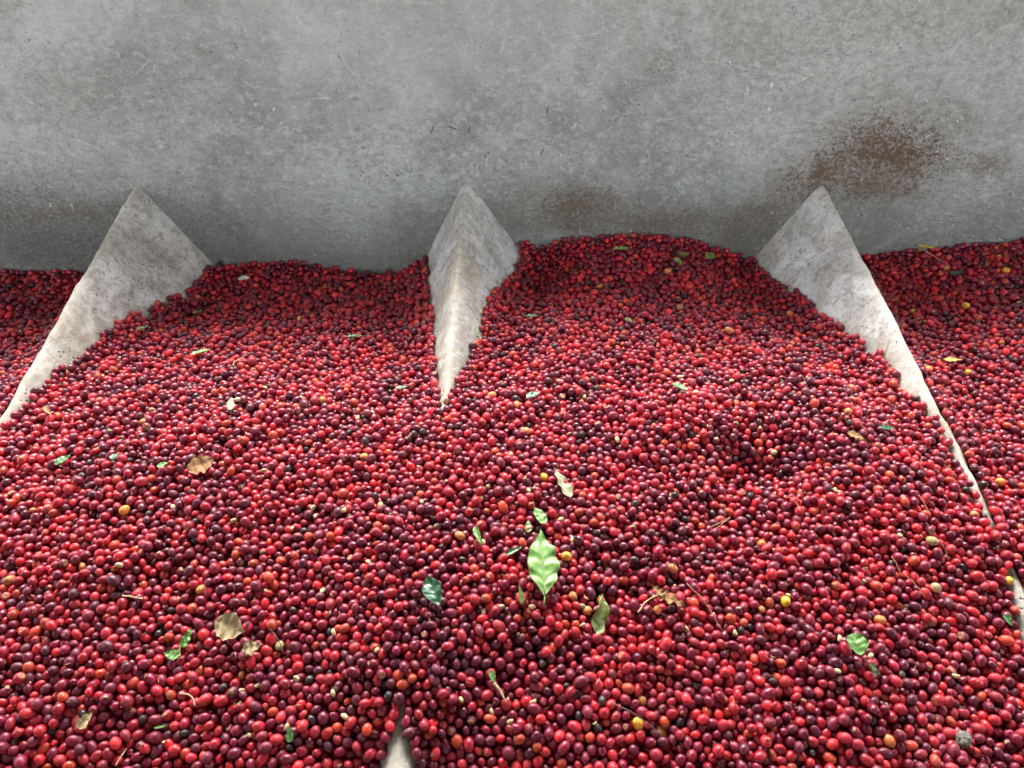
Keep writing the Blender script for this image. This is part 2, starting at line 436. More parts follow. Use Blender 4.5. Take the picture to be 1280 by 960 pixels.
def build_divider(key, seed):
    d = DIV[key]
    ny, nu = 170, 44
    V, F, E = [], [], []
    for j in range(ny + 1):
        y = .2 + (WALL_Y + .012 - .2) * j / ny
        xr = interp(y, d['x']) + .0035 * mnoise.noise((y * 9, seed, 0)) + .0018 * mnoise.noise((y * 30, seed, 5))
        zr = ridge_z(min(y, WALL_Y), d) + .0035 * mnoise.noise((y * 8, seed, 9)) + .0030 * mnoise.noise((y * 34, seed, 2)) + .0018 * mnoise.noise((y * 80, seed, 6))
        rr = d['r'] * (1 + .35 * mnoise.noise((y * 11, seed, 4)))
        for i in range(nu + 1):
            s = i / nu * 2 - 1
            off = math.copysign(abs(s) ** 1.7, s) * .42
            k = d['kl'] if off < 0 else d['kr']
            drop = (math.sqrt(off * off + rr * rr) - rr) / k
            bulge = .003 * mnoise.noise((off * 9, y * 7, seed * 5)) + .0022 * mnoise.noise((off * 34, y * 30, seed)) 
            fade = min(1, abs(off) / .03)
            V.append((xr + off + bulge * fade * (1 if off > 0 else -1) * .9, y, zr - drop + bulge * fade * .5))
            E.append(max(0.0, 1 - abs(off) / .016) * (.55 + .45 * mnoise.noise((y * 14, off * 60, seed))))
    for j in range(ny):
        for i in range(nu):
            a = j * (nu + 1) + i
            F.append((a, a + 1, a + nu + 2, a + nu + 1))
    n = nu + 1
    F.append(tuple(range(nu, -1, -1)))                     # front end
    me = mesh_from('concrete_divider', V, F, make_divider_material(seed, dict(left=.8, mid=.45, right=.0)[key]))
    at = me.attributes.new('ridge', 'FLOAT', 'POINT')
    at.data.foreach_set('value', E)
    vx = np.array(V)
    hgt = vx[:, 2] - pile(vx[:, 0], np.clip(vx[:, 1], .25, 1.86))
    me.attributes.new('damp', 'FLOAT', 'POINT').data.foreach_set('value', np.clip(1 - (hgt - .004) / .045, 0, 1) * (vx[:, 1] > .95).astype(np.float32))
    return link('concrete_divider', me)
tag(build_divider('left', 1.0), 'worn concrete divider ridge at the left, its broad right face grimy brown-grey', 'divider', 'concrete dividers of the bin')
tag(build_divider('mid', 2.0), 'worn concrete divider ridge seen end on between the other two, dipping under the cherries', 'divider', 'concrete dividers of the bin')
tag(build_divider('right', 3.0), 'pale concrete divider ridge below the brown splash, its left face whitish', 'divider', 'concrete dividers of the bin')

# ------------------------------------------------------------------ pack the cherries: drop three loose layers on the bed and let them settle
LAYER = .0320
def half_width(y): return 1.05 + (y - .5) * .45
Y0, Y1 = .30, WALL_Y
PX, PY, PL = [], [], []
SP = .0142
yy = Y0
pts = []
for lay in range(3):
    y = Y0 + .004
    while y < Y1 - .006:
        h = half_width(y)
        xs = np.arange(-h, h, SP) + rng.uniform(0, SP)
        if lay == 2: xs = xs[rng.random(len(xs)) < .55]
        pts.append(np.c_[xs, np.full(len(xs), y), np.full(len(xs), float(lay))])
        y += SP
pts = np.concatenate(pts)
N = len(pts)
pts[:, :2] += rng.normal(0, .0028, (N, 2))
rad = np.clip(rng.normal(.0073, .00070, N), .0056, .0095)
def bed(x, y): return pile(x, y) - LAYER
def bed_grid():
    gx = np.arange(-1.95, 1.951, .012); gy = np.arange(.15, 1.90, .012)
    X, Y = np.meshgrid(gx, gy)
    return gx, gy, bed(X.ravel(), Y.ravel()).reshape(X.shape)
GX, GY, GZ = bed_grid()
DZY, DZX = np.gradient(GZ, .012, .012)
def samp(G, x, y):
    fx = np.clip((x - GX[0]) / .012, 0, len(GX) - 1.001); fy = np.clip((y - GY[0]) / .012, 0, len(GY) - 1.001)
    i = fx.astype(int); j = fy.astype(int); u = fx - i; v = fy - j
    return (G[j, i] * (1 - u) + G[j, i + 1] * u) * (1 - v) + (G[j + 1, i] * (1 - u) + G[j + 1, i + 1] * u) * v
pos = np.c_[pts[:, :2], samp(GZ, pts[:, 0], pts[:, 1]) + .008 + pts[:, 2] * .0135 + rng.uniform(0, .004, N)]

def neighbours(pos, reach):
    cs = reach
    ci = np.floor((pos[:, 0] + 2.5) / cs).astype(np.int64); cj = np.floor(pos[:, 1] / cs).astype(np.int64) + 2
    W_ = int(5.0 / cs) + 4
    key = cj * W_ + ci
    order = np.argsort(key, kind='stable')
    ks = key[order]
    nk = int(ks.max()) + 2 * W_ + 4
    start = np.searchsorted(ks, np.arange(nk + 1))
    cnt = np.diff(start)
    mx = int(cnt.max())
    A, B = [], []
    for dk in (0, 1, W_ - 1, W_, W_ + 1):
        tk = key + dk
        s, c = start[tk], cnt[tk]
        for m in range(mx):
            ok = np.nonzero(c > m)[0]
            if not len(ok): break
            j = order[s[ok] + m]
            if dk == 0:
                q = j > ok; ok, j = ok[q], j[q]
            d = pos[ok] - pos[j]
            q = (d * d).sum(1) < reach * reach
            A.append(ok[q]); B.append(j[q])
    return np.concatenate(A), np.concatenate(B)

fins = [(np.array([p[0] for p in d['x']]), np.array([p[1] for p in d['x']]), d['kl'], d['kr'], d['r']) for d in DIV.values()]
def settle_error():
    i = np.clip(((pos[:, 0] - GX[0]) / .012 + .5).astype(int), 0, len(GX) - 1)
    j = np.clip(((pos[:, 1] - GY[0]) / .012 + .5).astype(int), 0, len(GY) - 1)
    T = np.full(GZ.shape, -9.0)
    np.maximum.at(T, (j, i), pos[:, 2] + rad * 1.2)
    X, Y = np.meshgrid(GX, GY)
    S = pile(X.ravel(), Y.ravel()).reshape(X.shape) - .008 * np.clip((Y - 1.1) / .6, 0, 1)
    w_ = (T > -5).astype(float); e = np.where(w_ > 0, T - S, 0.0)
    def blur(a):
        for _ in range(5):
            for ax in (0, 1):
                p_ = np.pad(a, [(3, 3) if k == ax else (0, 0) for k in (0, 1)])
                a = sum(np.take(p_, range(k, k + a.shape[ax]), axis=ax) for k in range(7)) / 7
        return a
    return blur(e) / np.maximum(blur(w_), .02) * (blur(w_) > .02)
STEPS = 116
for it in range(STEPS):
    if it in (60, 86):                   # bring the settled surface back to the heap's own shape
        off = settle_error()
        pos[:, 2] -= samp(off, pos[:, 0], pos[:, 1]); GZ = GZ - off
    if it % 8 == 0: IA, IB = neighbours(pos, .0215)
    g = .00050 if it < 70 else (.00020 if it < 104 else 0.0)
    gx = samp(DZX, pos[:, 0], pos[:, 1]); gy = samp(DZY, pos[:, 0], pos[:, 1])
    nn = 1 / np.sqrt(1 + gx * gx + gy * gy)
    pos[:, 0] += g * gx * nn; pos[:, 1] += g * gy * nn; pos[:, 2] -= g * nn
    d = pos[IA] - pos[IB]
    L = np.sqrt((d * d).sum(1)) + 1e-9
    ov = (rad[IA] + rad[IB]) * .985 - L
    q = ov > 0
    a, b = IA[q], IB[q]
    c = d[q] * (.5 * ov[q] / L[q])[:, None]
    cnt = np.bincount(a, minlength=N) + np.bincount(b, minlength=N)
    wgt = 1.0 / np.maximum(1.0, cnt * .45)
    for k in range(3):
        pos[:, k] += (np.bincount(a, c[:, k], N) - np.bincount(b, c[:, k], N)) * wgt
    z = samp(GZ, pos[:, 0], pos[:, 1]) + rad * .9
    pos[:, 2] = np.maximum(pos[:, 2], z)
    for fy, fx, kl, kr, rr in fins:
        xr = np.interp(pos[:, 1], fy, fx)
        dx = pos[:, 0] - xr
        k = np.where(dx < 0, kl, kr)
        zr = ZA - SL * (WALL_Y - pos[:, 1])
        nrm = np.sqrt(1 + 1 / k ** 2 + SL * SL)
        dist = (pos[:, 2] - zr + (np.sqrt(dx * dx + rr * rr) - rr) / k) / nrm
        pen = np.maximum(0, rad - dist)
        pos[:, 0] += np.sign(dx) / k / nrm * pen; pos[:, 2] += pen / nrm
    pos[:, 1] = np.clip(pos[:, 1], Y0, WALL_Y - .002 - rad)
    hw = half_width(pos[:, 1])
    pos[:, 0] = np.clip(pos[:, 0], -hw, hw)

# take away cherries left hanging on a divider's face with nothing below them
for _ in range(2):
    sp = pile(pos[:, 0], pos[:, 1])
    near = np.zeros(len(pos), bool)
    for fy, fx, kl, kr, rr in fins:
        dx = pos[:, 0] - np.interp(pos[:, 1], fy, fx)
        zr = ZA - SL * (WALL_Y - pos[:, 1])
        near |= (np.abs((pos[:, 2] - zr + (np.sqrt(dx * dx + rr * rr) - rr) / np.where(dx < 0, kl, kr)) / 2.2) < rad * 1.5) & (pos[:, 2] > sp + .001) & (sp < zr - .02)
    a, b = neighbours(pos, .0200)
    lo = np.zeros(len(pos))
    dz = pos[a, 2] - pos[b, 2]
    np.add.at(lo, a[dz > .001], 1); np.add.at(lo, b[dz < -.001], 1)
    keep = ~(near & (lo < 3))
    pos, rad = pos[keep], rad[keep]
N = len(pos)
def tops(x, y, reach=.0085):
    """height of the cherries' upper skin at a point"""
    d2 = (pos[:, 0] - x) ** 2 + (pos[:, 1] - y) ** 2
    q = d2 < np.minimum(rad, reach) ** 2 if reach < .0085 else d2 < rad ** 2
    if not q.any():
        q = d2 < .016 ** 2
        return float(pos[q, 2].max()) if q.any() else float(pile(x, y)[0])
    return float((pos[q, 2] + np.sqrt(rad[q] ** 2 - d2[q])).max())

# which cherries does a viewer above the bin see, and how large (camera's own projection, far to near)
def visible_sizes(W=1024, H=768):
    f = 940 / 1280 * W
    cp, sp = math.cos(R(35)), math.sin(R(35))
    dep = pos[:, 1] * cp - pos[:, 2] * sp
    up = pos[:, 1] * sp + pos[:, 2] * cp
    px = W / 2 + f * pos[:, 0] / dep; py = H / 2 - f * up / dep; pr = f * rad / dep
    buf = np.full((H, W), -1, np.int32)
    for i in np.argsort(-dep):
        r = pr[i]; x, y = px[i], py[i]
        if x < -r or y < -r or x > W + r or y > H + r: continue
        a0, a1, b0, b1 = max(0, int(x - r)), min(W, int(x + r) + 2), max(0, int(y - r)), min(H, int(y + r) + 2)
        if a1 <= a0 or b1 <= b0: continue
        gy_, gx_ = np.ogrid[b0:b1, a0:a1]
        buf[b0:b1, a0:a1][(gx_ - x) ** 2 + (gy_ - y) ** 2 <= r * r] = i
    ids = buf[buf >= 0]
    return np.bincount(ids, minlength=N)
vis = visible_sizes()

# ------------------------------------------------------------------ cherry meshes
def cherry_mesh(kind, seed):
    nu, nv = 20, 13
    V, pale = [], []
    ax = [(.99, .96, 1.12), (.93, .95, 1.23), (1.02, .95, 1.05), (.92, .86, 1.12), (.98, .94, 1.16), (.90, .94, 1.32)][kind]
    def shape(th, ph):
        n = Vector((math.sin(th) * math.cos(ph), math.sin(th) * math.sin(ph), math.cos(th)))
        r = 1 + .035 * mnoise.noise(n * 1.3 + Vector((seed, 0, 0)))
        pl = 0.0
        if kind == 3:
            r *= 1 + .10 * mnoise.noise(n * 3.2 + Vector((seed, 5, 1))) - .11 * abs(mnoise.noise(n * 4.6 + Vector((1, seed, 2))))
        nav = .58 if kind == 4 else .17
        if th < nav:
            r -= (.30 if kind == 4 else .07) * (1 - (th / nav) ** 2)
            pl = .7 if kind == 4 else .5
            if kind != 4 and th < .06: pl = .1
        elif th < nav * 1.35: pl = .45 if kind == 4 else .3
        if th > math.pi - .13: pl = .75; r -= .05
        return Vector((n.x * r * ax[0], n.y * r * ax[1], n.z * r * ax[2])), pl
    ths = [0.0] + [.10, .19, .34] + [.34 + (math.pi - .34 - .14) * k / (nv - 5) for k in range(1, nv - 4)] + [math.pi]
    ths = sorted(set(round(t, 4) for t in ths))
    if ths[-2] > math.pi - .12: ths.pop(-2)
    v, p = shape(0, 0); V.append(v); pale.append(p)
    for th in ths[1:-1]:
        for u in range(nu):
            v, p = shape(th, 2 * math.pi * u / nu); V.append(v); pale.append(p)
    v, p = shape(math.pi, 0); V.append(v); pale.append(p)
    F = []
    for u in range(nu): F.append((0, 1 + u, 1 + (u + 1) % nu))
    rows = len(ths) - 2
    for j in range(rows - 1):
        for u in range(nu):
            a = 1 + j * nu + u; b = 1 + j * nu + (u + 1) % nu
            F.append((a, a + nu, b + nu, b))
    last = len(V) - 1; o = 1 + (rows - 1) * nu
    for u in range(nu): F.append((last, o + (u + 1) % nu, o + u))
    me = mesh_from('coffee_cherry', V, F, M_CHERRY)
    me.attributes.new('pale', 'FLOAT', 'POINT').data.foreach_set('value', pale)
    return me
CM = [cherry_mesh(k, 3.3 * k + 1) for k in range(6)]

# colour classes (linear base colours) and shape of every cherry
PAL = dict(bright=(.44, .014, .022), red=(.29, .008, .020), maroon=(.155, .004, .022), purple=(.088, .005, .020), orange=(.43, .042, .018), black=(.020, .015, .015), amber=(.48, .17, .05))
names = list(PAL)
prob = np.array([.19, .25, .29, .14, .040, .015, .003])
# ripeness varies from patch to patch of the heap
ripe = ['amber', 'orange', 'bright', 'red', 'maroon', 'purple', 'black']
cum = np.cumsum([prob[names.index(n)] for n in ripe]); cum /= cum[-1]
patch = np.array([mnoise.noise((x * 4.5, y * 5.5, 2.0)) + .6 * mnoise.noise((x * 13, y * 13, 8.0)) for x, y in pos[:, :2]])
u = rng.random(N)
u = np.where((u > .06) & (u < .955), np.clip(u + .20 * patch, .06, .955), u)
cls = np.array([names.index(n) for n in ripe])[np.searchsorted(cum, u).clip(0, 6)]
base = np.array([PAL[n] for n in names])
jit = np.exp(rng.normal(0, .16, (N, 1))) * np.exp(rng.normal(0, .07, (N, 3)))
tint = np.clip(base[cls] * jit, .004, .8)
variant = rng.choice(6, N, p=[.28, .24, .13, .125, .045, .18])
variant[cls == names.index('black')] = 3
rot = np.c_[rng.uniform(0, 2 * math.pi, (N, 1)), np.arccos(rng.uniform(-1, 1, (N, 1))), rng.uniform(0, 2 * math.pi, (N, 1))]
scl = rad.copy()
scl[variant == 3] *= .88

YELLOW = [(0.181, 0.573), (0.413, 0.728), (0.099, 0.802), (0.795, 0.789), (-0.643, 0.895), (0.112, 0.73), (0.056, 0.966), (0.87, 0.999), (-0.331, 0.67), (1.27, 1.79), (1.239, 1.708), (0.964, 1.579), (1.072, 1.565), (0.864, 1.309), (0.959, 1.305), (0.957, 1.67), (0.654, 0.78), (0.675, 0.84), (-0.472, 0.77), (-0.263, 1.008)]
YCOL = [(.72, .34, .02), (.72, .40, .03), (.66, .30, .03), (.70, .34, .02), (.62, .24, .03), (.58, .26, .08), (.66, .36, .03), (.62, .24, .03), (.42, .36, .14)] + [(.60, .30, .03)] * 7 + [(.50, .38, .18), (.48, .38, .16), (.55, .22, .06), (.55, .22, .05)]
YLAB = {0: 'bright yellow cherry near the front edge of the heap beside a dark twig',
        1: 'bright yellow cherry on the right half, up left of the bright green leaf',
        2: 'yellow cherry just right of the big pale green leaf',
        3: 'yellow cherry at the right edge where the right divider ridge comes up again',
        4: 'amber yellow cherry alone on the left part of the heap',
        5: 'pale amber cherry below right of the big pale green leaf, above the twisted olive leaf',
        6: 'small yellow cherry just left of the grey-green dry leaf',
        8: 'pale green unripe cherry beside a short stalk, right of the tan dry leaf'}
ymap = {}
for k, (x, y) in enumerate(YELLOW):
    d2 = (pos[:, 0] - x) ** 2 + (pos[:, 1] - y) ** 2
    cand = [int(c_) for c_ in np.nonzero(d2 < .016 ** 2)[0] if int(c_) not in ymap]
    i = max(cand, key=lambda c_: vis[c_] - 900 * math.sqrt(d2[c_]))
    ymap[i] = k
    tint[i] = YCOL[k]; variant[i] = 0
    # the chosen cherry lies on top of its neighbours
order = np.argsort(-vis)
chosen = [int(i) for i in order if int(i) not in ymap][:300]
single = np.zeros(N, bool)
single[chosen] = True
single[list(ymap)] = True

def cherry_class(i):
    return names[cls[i]]
LAB = dict(bright=('bright red coffee cherry in the nearest part of the heap, close to the viewer', 'bright red cherries nearest the viewer'),
           red=('deep red coffee cherry in the nearest part of the heap, close to the viewer', 'deep red cherries nearest the viewer'),
           maroon=('dark maroon coffee cherry in the nearest part of the heap, close to the viewer', 'maroon cherries nearest the viewer'),
           purple=('purplish dark coffee cherry in the nearest part of the heap, close to the viewer', 'purplish cherries nearest the viewer'),
           orange=('orange-red coffee cherry in the nearest part of the heap, close to the viewer', 'orange-red cherries nearest the viewer'),
           black=('shrivelled black coffee cherry in the nearest part of the heap, close to the viewer', 'black dried cherries nearest the viewer'),
           amber=('half-ripe amber coffee cherry in the nearest part of the heap, close to the viewer', 'half-ripe cherries nearest the viewer'))
proto = {}
def place_cherry(i, name):
    o = bpy.data.objects.new(name, CM[variant[i]])
    COL.objects.link(o)
    o.location = pos[i]; o.rotation_euler = rot[i]; o.scale = (scl[i],) * 3
    o['tint'] = [float(v) for v in tint[i]] + [1.0]
    proto.setdefault(int(variant[i]), o)
    return o
for i in chosen:
    lab, grp = LAB[cherry_class(i)]
    where = ('in the lower left corner' if pos[i, 0] < -.42 else 'left of the divider tip at the front edge' if pos[i, 0] < -.155 else
             'right of the divider tip at the front edge' if pos[i, 0] < .12 else 'right of the front yellow cherry' if pos[i, 0] < .42 else 'in the lower right corner')
    lab = lab.split(' in the nearest')[0] + ' in front, ' + where
    grp = grp.replace('nearest the viewer', where)
    tag(place_cherry(i, 'coffee_cherry'), lab, 'coffee cherry', grp)
for i, k in ymap.items():
    o = place_cherry(i, 'yellow_cherry')
    if k in YLAB: tag(o, YLAB[k], 'coffee cherry')
    elif 9 <= k <= 15: tag(o, 'small yellow cherry in the shaded heap beyond the right divider', 'coffee cherry', 'yellow cherries beyond the right divider')
    elif k in (16, 17): tag(o, 'pale straw-coloured cherry above the bright green leaf at the right', 'coffee cherry', 'straw-coloured cherries at the right')
    elif k == 7: tag(o, 'amber cherry just beyond the thin end of the right divider', 'coffee cherry')
    else: tag(o, 'amber cherry among red ones on the left half of the heap', 'coffee cherry', 'amber cherries on the left half')

# every other cherry: one stuff object, instanced on points
rest = np.nonzero(~single)[0]
me = bpy.data.meshes.new('coffee_cherries')
me.vertices.add(len(rest))
me.vertices.foreach_set('co', pos[rest].astype(np.float32).ravel())
me.attributes.new('spin', 'FLOAT_VECTOR', 'POINT').data.foreach_set('vector', rot[rest].astype(np.float32).ravel())
me.attributes.new('size', 'FLOAT', 'POINT').data.foreach_set('value', scl[rest].astype(np.float32))
me.attributes.new('variant', 'INT', 'POINT').data.foreach_set('value', variant[rest].astype(np.int32))
me.attributes.new('tint', 'FLOAT_COLOR', 'POINT').data.foreach_set('color', np.c_[tint[rest], np.ones(len(rest))].astype(np.float32).ravel())
me.materials.append(M_CHERRY)
me.update()
heap = link('coffee_cherries', me)
tag(heap, 'deep heap of ripe red and maroon coffee cherries filling the concrete bin', 'coffee cherries', kind='stuff')
ng = bpy.data.node_groups.new('scatter_cherries', 'GeometryNodeTree')
ng.interface.new_socket('Geometry', in_out='INPUT', socket_type='NodeSocketGeometry')
ng.interface.new_socket('Geometry', in_out='OUTPUT', socket_type='NodeSocketGeometry')
gi = ng.nodes.new('NodeGroupInput'); go = ng.nodes.new('NodeGroupOutput')
jn = ng.nodes.new('GeometryNodeJoinGeometry')
def named(t, n):
    a = ng.nodes.new('GeometryNodeInputNamedAttribute'); a.data_type = t; a.inputs['Name'].default_value = n
    return a.outputs['Attribute']
a_spin, a_size, a_var = named('FLOAT_VECTOR', 'spin'), named('FLOAT', 'size'), named('INT', 'variant')
for k in range(6):
    cmp = ng.nodes.new('FunctionNodeCompare'); cmp.data_type = 'INT'; cmp.operation = 'EQUAL'
    ints = [s for s in cmp.inputs if s.type == 'INT']
    ng.links.new(a_var, ints[0]); ints[1].default_value = k
    inst = ng.nodes.new('GeometryNodeInstanceOnPoints')
    ob = ng.nodes.new('GeometryNodeObjectInfo')
    ob.inputs['Object'].default_value = proto[k]
    ng.links.new(gi.outputs[0], inst.inputs['Points'])
    ng.links.new([s for s in cmp.outputs if s.type == 'BOOLEAN'][0], inst.inputs['Selection'])
    ng.links.new(ob.outputs['Geometry'], inst.inputs['Instance'])
    e2r = ng.nodes.new('FunctionNodeEulerToRotation')
    ng.links.new(a_spin, e2r.inputs[0]); ng.links.new(e2r.outputs[0], inst.inputs['Rotation'])
    ng.links.new(a_size, inst.inputs['Scale'])
    ng.links.new(inst.outputs[0], jn.inputs[0])
ng.links.new(jn.outputs[0], go.inputs[0])
md = heap.modifiers.new('scatter', 'NODES'); md.node_group = ng

# the packed cherries below the loose top layers
V, F = [], []
gx = np.arange(-2.6, 2.61, .03); gy = np.arange(.0, 1.87, .03)
Xg, Yg = np.meshgrid(gx, np.r_[gy, 1.857])
Zg = bed(np.clip(Xg, -1.75, 1.75).ravel(), np.clip(Yg, .25, 1.86).ravel()).reshape(Xg.shape) + .002
nyg, nxg = Xg.shape
for j in range(nyg):
    for i in range(nxg): V.append((Xg[j, i], Yg[j, i], Zg[j, i]))
for j in range(nyg - 1):
    for i in range(nxg - 1):
        a = j * nxg + i; F.append((a, a + 1, a + nxg + 1, a + nxg))
bedo = link('packed_cherries', mesh_from('packed_cherries', V, F, M_BED))
tag(bedo, 'packed lower cherries glimpsed through the gaps of the heap', 'coffee cherries', kind='stuff')
print('cherries', N, 'visible', int((vis > 3).sum()), 'top offset', float(np.mean([tops(x, y) - pile(x, y)[0] for x, y in rng.uniform((-.6, .6), (.6, 1.6), (200, 2))])))

# ------------------------------------------------------------------ leaves
def slope(x, y, e=.02):
    return (float(pile(x + e, y)[0] - pile(x - e, y)[0]) / (2 * e), float(pile(x, y + e)[0] - pile(x, y - e)[0]) / (2 * e))

def leaf_mesh(name, L, Wd, mat, seed, wave=None, cup=.10, droop=.0, fold=.0, curl=.0, pairs=7, tipx=.0, ragged=.0, shape=(.62, 1.0), nu=30, nv=14, wavn=6.5, acum=0.0):
    """leaf lying along +X from stalk (0) to tip (L), upper face +Z; solid, 0.5 mm thick"""
    if wave is None: wave = .045 * Wd
    top, vein = [], []
    for i in range(nu + 1):
        u = i / nu
        w = Wd * .5 * (math.sin(math.pi * min(1, u ** shape[0])) ** shape[1]) * (1 - .55 * max(0, u - .82) / .18)
        if acum: w *= (1 - acum * max(0.0, (u - .72) / .28) ** 1.2) * (1 - .35 * max(0.0, (.22 - u) / .22))
        if 0 < i < nu and ragged: w *= 1 + ragged * mnoise.noise((u * 7, seed, 3))
        for j in range(nv + 1):
            v = j / nv * 2 - 1
            ww = w * (1 + (ragged * mnoise.noise((u * 9, seed + 8, v > 0)) if ragged else 0))
            x = u * L + tipx * v * v * L * .1
            y = v * ww + curl * L * u * u
            a = abs(v)
            ww *= 1 + (.04 * math.sin(wavn * math.pi * u + seed) * (1.3 if v < 0 else .5) if acum else 0)
            y = v * ww + curl * L * u * u
            z = a * ww * cup + wave * (1.5 if acum and v < 0 else 1) * a ** 1.5 * math.sin(wavn * math.pi * u + (1.1 if v > 0 else 0) + seed) - droop * L * u * u
            z += fold * ww * a * (1 if v > 0 else .2)
            z += .06 * Wd * mnoise.noise((u * 3, v * 1.5, seed))
            ph = (u * pairs - a * .75) % 1.0
            side = max(0.0, 1 - min(ph, 1 - ph) / .17) if .04 < u < .93 and a < .93 else 0.0
            mid = max(0.0, 1 - a / .09)
            vn = max(mid, side * .75)
            z += .0004 * (Wd / .05) * math.cos(2 * math.pi * ph) * (1 if a > .12 else .2)
            top.append((x, y, z)); vein.append(vn)
    n = nv + 1
    V = top + [(x, y, z - .0005) for x, y, z in top]
    off = len(top)
    F = []
    for i in range(nu):
        for j in range(nv):
            a = i * n + j
            F.append((a, a + n, a + n + 1, a + 1))
            F.append((off + a, off + a + 1, off + a + n + 1, off + a + n))
    for i in range(nu):
        for j in (0, nv):
            a = i * n + j
            F.append((a, off + a, off + a + n, a + n) if j else (a, a + n, off + a + n, off + a))
    me = mesh_from(name, V, F, mat)
    me.attributes.new('vein', 'FLOAT', 'POINT').data.foreach_set('value', vein + vein)
    return me

def tube_mesh(name, P, radii, mat, sides=7):
    P = [Vector(p) for p in P]
    V, F = [], []
    for i, p in enumerate(P):
        t = (P[min(i + 1, len(P) - 1)] - P[max(i - 1, 0)]).normalized()
        s = t.cross(Vector((0, 0, 1)))
        if s.length < 1e-4: s = Vector((1, 0, 0))
        s.normalize(); b = t.cross(s)
        for k in range(sides):
            a = 2 * math.pi * k / sides
            V.append(p + (s * math.cos(a) + b * math.sin(a)) * radii[i])
    for i in range(len(P) - 1):
        for k in range(sides):
            a = i * sides + k; c = i * sides + (k + 1) % sides
            F.append((a, c, c + sides, a + sides))
    F.append(tuple(reversed(range(sides)))); F.append(tuple(range((len(P) - 1) * sides, len(P) * sides)))
    return mesh_from(name, V, F, mat)

def rest_pose(x, y, ang, L, Wd, lift=0.0):
    """matrix that lays a thing of length L, width Wd on the cherries at (x, y) heading ang"""
    ca, sa = math.cos(R(ang)), math.sin(R(ang))
    P = []
    for u in (-.4, -.2, 0, .2, .4):
        for v in (-.3, .3):
            P.append((u * L, v * Wd, tops(x + u * L * ca - v * Wd * sa, y + u * L * sa + v * Wd * ca)))
    P = np.array(P)
    sx, sy = slope(x, y)
    pu = sx * ca + sy * sa; pv = -sx * sa + sy * ca
    z0 = np.percentile(P[:, 2] - pu * P[:, 0] - pv * P[:, 1], 96) + .0015 + lift
    X = Vector((ca, sa, pu)).normalized()
    Yv = Vector((-sa, ca, pv)); Zv = X.cross(Yv).normalized(); Yv = Zv.cross(X)
    m = Matrix((X, Yv, Zv)).transposed().to_4x4()
    m.translation = Vector((x, y, z0))
    return m

G_PALE = make_leaf_material('pale_green_leaf', (.11, .24, .050), (.17, .32, .085), (.32, .44, .17), None, .36, .5)
G_FRESH = make_leaf_material('fresh_green_leaf', (.075, .19, .035), (.125, .25, .055), (.20, .30, .10))
G_OLIVE = make_leaf_material('olive_leaf', (.065, .12, .02), (.12, .16, .03), (.18, .19, .06), (.15, .10, .03))
G_DARK = make_leaf_material('dark_glossy_leaf', (.016, .065, .030), (.035, .11, .05), (.07, .15, .08), None, .22, .6)
G_DEEP = make_leaf_material('deep_green_leaf', (.025, .10, .02), (.05, .16, .035), (.10, .2, .07), None, .35, .5)
G_GREY = make_leaf_material('grey_green_dry_leaf', (.20, .22, .13), (.32, .32, .21), (.40, .38, .27), (.18, .14, .09), .7, .3)
G_TAN = make_leaf_material('tan_dry_leaf', (.26, .20, .10), (.38, .31, .17), (.44, .36, .21), (.22, .14, .07), .75, .3)
G_BROWN = make_leaf_material('brown_dry_leaf', (.17, .08, .03), (.28, .15, .06), (.34, .21, .10), (.15, .08, .03), .7, .3)
G_YELLOW = make_leaf_material('yellow_dying_leaf', (.40, .28, .05), (.50, .37, .08), (.6, .5, .2), (.36, .24, .06), .55, .35)

def leaf(name, label, cat, x, y, ang, L, Wd, mat, lift=0, roll=0, pitch=0, stalk=None, stalk_mat=None, **kw):
    """leaf thing > blade, stalk (only where a stalk shows)"""
    m = rest_pose(x, y, ang, L, Wd, lift) @ Euler((R(roll), R(pitch), 0)).to_matrix().to_4x4()
    me = leaf_mesh('blade' if stalk else name, L, Wd, mat, kw.pop('seed', (x * 31 + y * 17) % 9), **kw)
    me.transform(Matrix.Translation((-L / 2, 0, 0)))
    if stalk:
        o = bpy.data.objects.new(name, None); o.empty_display_size = .01
        COL.objects.link(o); o.matrix_world = m
        link('blade', me, o)
        pts = [(-L / 2 + L * .9 * (1 - k / 9) * .98 + (-stalk if k == 9 else 0) * 0, 0, 0) for k in range(2)]
        st = [(-L / 2 - stalk, .12 * stalk, -.004), (-L / 2 - stalk * .6, .07 * stalk, -.0015), (-L / 2 - stalk * .2, .01 * stalk, 0), (-L / 2 + .006, 0, .0004)]
        link('stalk', tube_mesh('stalk', st, [.0016, .0013, .0012, .0011], stalk_mat or M_TWIG_GREEN), o)
    else:
        o = link(name, me); o.matrix_world = m
    tag(o, label, cat)
    return o

# the big fresh leaf: blade, raised midrib and stalk
big = leaf('coffee_leaf', 'big pale green coffee leaf with wavy edge lying on the cherries', 'leaf', .047, .782, 91.5, .112, .048, G_PALE,
           lift=.013, roll=4, stalk=.013, wave=.0024, cup=.12, pairs=7, shape=(.88, .92), droop=.03, seed=2.2, nu=72, nv=26, wavn=8.4, acum=.55)
rib = [(-.056 + .108 * k / 8, 0, .0009 - .03 * .112 * (k / 8) ** 2 + .0) for k in range(9)]
link('midrib', tube_mesh('midrib', rib, [.0013 - .0009 * k / 8 for k in range(9)], M_TWIG_GREEN), big)

